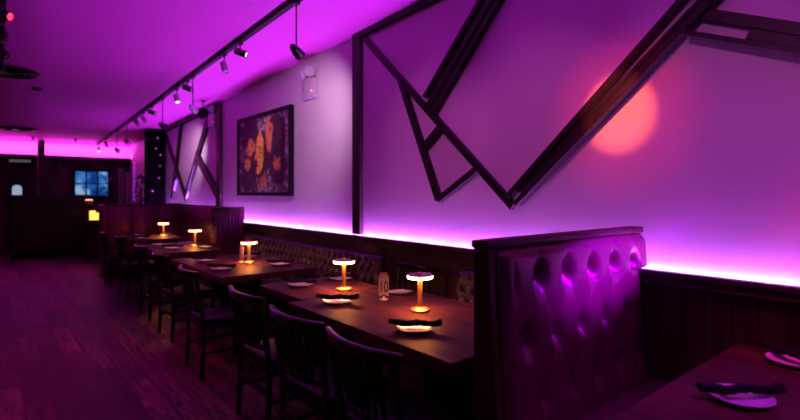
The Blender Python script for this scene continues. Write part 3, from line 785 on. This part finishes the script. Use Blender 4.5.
# cabinet with glowing candle holders
cy = 12.6; cpos = on_y(97, 220, cy)
cab = thing('side_cabinet', (cpos.x+.02, cy+.15, 0), 'small dark cabinet carrying two glowing candle holders', 'cabinet')
ztop = cpos.z
MB().box(-.20, .24, -.15, .20, .06, ztop-.025, .006).build('body', M['ebony'], cab, smooth=0)
MB().box(-.22, .26, -.17, .22, ztop-.024, ztop, .005).build('countertop', M['ebony'], cab, smooth=0)
MB().box(-.17, .01, -.162, -.1505, .12, ztop-.06, .004).build('door', M['wains'], cab, smooth=0)
MB().box(.03, .21, -.162, -.1505, .12, ztop-.06, .004).build('door', M['wains'], cab, smooth=0)
for s in (-1, 1): MB().box(s*.16-.02, s*.16+.02, -.1, .15, 0, .0595).build('leg', M['ebony'], cab, smooth=0)
def candle(u, r, h, lab):
    p = on_y(u, 219, cy)
    t = thing('candle_holder', (p.x, cy+.12, ztop+.001), lab, 'candle', 'glowing candle holders on the cabinet')
    MB().lathe([(0, 0), (r, 0), (r, h), (r*.93, h), (r*.93, .01), (0, .01)], (0, 0, 0), 24).build('glass', M['candle'], t)
    MB().lathe([(0, .011), (r*.6, .011), (r*.6, h*.5), (0, h*.5)], (0, 0, 0), 16).build('wax', M['white'], t)
candle(93.3, .058, .20, 'taller amber glowing candle holder on the dark cabinet')
candle(99.4, .048, .15, 'shorter amber glowing candle holder, right of the taller one')
# lamp on a tall stand
p = on_y(89, 200, 13.4)
t = thing('bowl_lamp', (p.x, 13.4, 0), 'small bowl lamp glowing on a slim tall stand right of the slatted counter', 'lamp')
MB().lathe([(0, 0), (.13, 0), (.13, .02), (.02, .035), (.015, p.z-.12), (0, p.z-.12)], (0, 0, 0), 24).build('stand', M['black'], t)
MB().lathe([(.015, p.z-.12), (.05, p.z-.10), (.095, p.z-.04), (.10, p.z-.01), (.09, p.z-.01), (.04, p.z-.08), (0, p.z-.10)], (0, 0, 0), 24).build('bowl', M['panelgrey'], t)
MB().lathe([(0, p.z+.02), (.06, p.z+.015), (.088, p.z-.012), (0, p.z-.03)], (0, 0, 0), 24).build('lamp_shade', mat('bowl_glow', (.9, .6, .4), .4, emis=(1, .45, .25), es=1.6), t)

# black column panel with fairy bulbs, right wall beyond the pattern
c0 = on_y(148, 200, 12.0); c1x = WX
structure(MB().box(c0.x, 2.995, 12.02, 12.35, 0, cz(12.2)-.005, .008).build('trim_45', mat('matt_black_panel', (.003, .002, .003), .9, spec=.03), smooth=0), 'black column panel dotted with tiny violet bulbs')
for (u, v, lab) in [(157.6, 138, 'topmost tiny violet bulb on the black column'), (156, 148.5, 'second tiny violet bulb from the top on the black column'), (160.5, 155, 'brightest tiny magenta bulb on the black column'), (160, 166, 'fourth tiny violet bulb down the black column'), (159, 178, 'fifth tiny violet bulb down the black column'), (152.5, 191, 'lowest tiny violet bulb on the black column')]:
    p = on_y(u, v, 12.01); tag(MB().lathe([(0, -.018), (.013, -.013), (.018, 0), (.013, .013), (0, .018)], tuple(p), 12).build('fairy_bulb', M['dot']), lab, 'bulb', 'tiny bulbs on the black column')
# corner: grey and violet lit panels, a violet tube and tall plants
def panel(u0, u1, v0, y, m, lab, z0=0.0):
    a = on_y(u0, v0, y); b_ = on_y(u1, v0, y)
    t = MB().box(a.x, b_.x, y, y+.08, z0, a.z, .01).build('wall_panel', M[m], smooth=0); tag(t, lab, 'panel', 'tall panels in the far corner'); return t
panel(119.5, 124.5, 168, 14.6, 'panelgrey', 'grey tall narrow panel in the far corner')
panel(126, 131, 172, 14.4, 'panelgrey', 'tall narrow panel left of the violet tube')
a = on_y(134, 163, 14.2)
t = thing('tube_light', (a.x, 14.2, 0), 'thin upright violet tube light in the far corner', 'light')
MB().tube([(0, 0, 1.30), (0, 0, a.z)], .022, 10).build('tube', M['violet'], t)
MB().lathe([(0, 0), (.12, 0), (.12, .02), (.02, .03), (.018, 1.30), (0, 1.30)], (0, 0, 0), 16).build('stand', M['black'], t)
def plant(x, y, h, r, lab, seed):
    random.seed(seed)
    t = thing('potted_plant', (x, y, 0), lab, 'plant', 'tall dark plants in the far corner')
    MB().lathe([(0, 0), (.15, 0), (.19, .35), (.17, .35), (.15, .30), (0, .30)], (0, 0, 0), 24).build('pot', M['black'], t)
    MB().tube([(0, 0, .3), (.02, .01, h*.5), (0, 0, h*.85)], .018, 8).build('trunk', M['wains'], t)
    m = bmesh.new()
    for i in range(150):
        z = random.uniform(.45*h, h); ang = random.uniform(0, 2*PI); rr = r*random.uniform(.2, 1)*(1-.5*((z/h)-.5)**2)
        c = Vector((math.cos(ang)*rr, math.sin(ang)*rr, z)); d = Vector((math.cos(ang), math.sin(ang), random.uniform(-.5, .5))).normalized()
        s = d.cross(Vector((0, 0, 1))).normalized(); L_ = random.uniform(.08, .14)
        m.faces.new([m.verts.new(c), m.verts.new(c+d*L_*.5+s*.03), m.verts.new(c+d*L_+Vector((0, 0, -.03))), m.verts.new(c+d*L_*.5-s*.03)])
    q = MB(); q.add(m); q.build('foliage', M['leaf'], t, smooth=0)
plant(on_y(111, 190, 15.2).x, 15.2, 2.0, .20, 'tall dark leafy plant right of the blue window', 3)
plant(on_y(143, 190, 13.4).x-.05, 13.4, 1.95, .12, 'tall dark leafy plant left of the black column', 4)
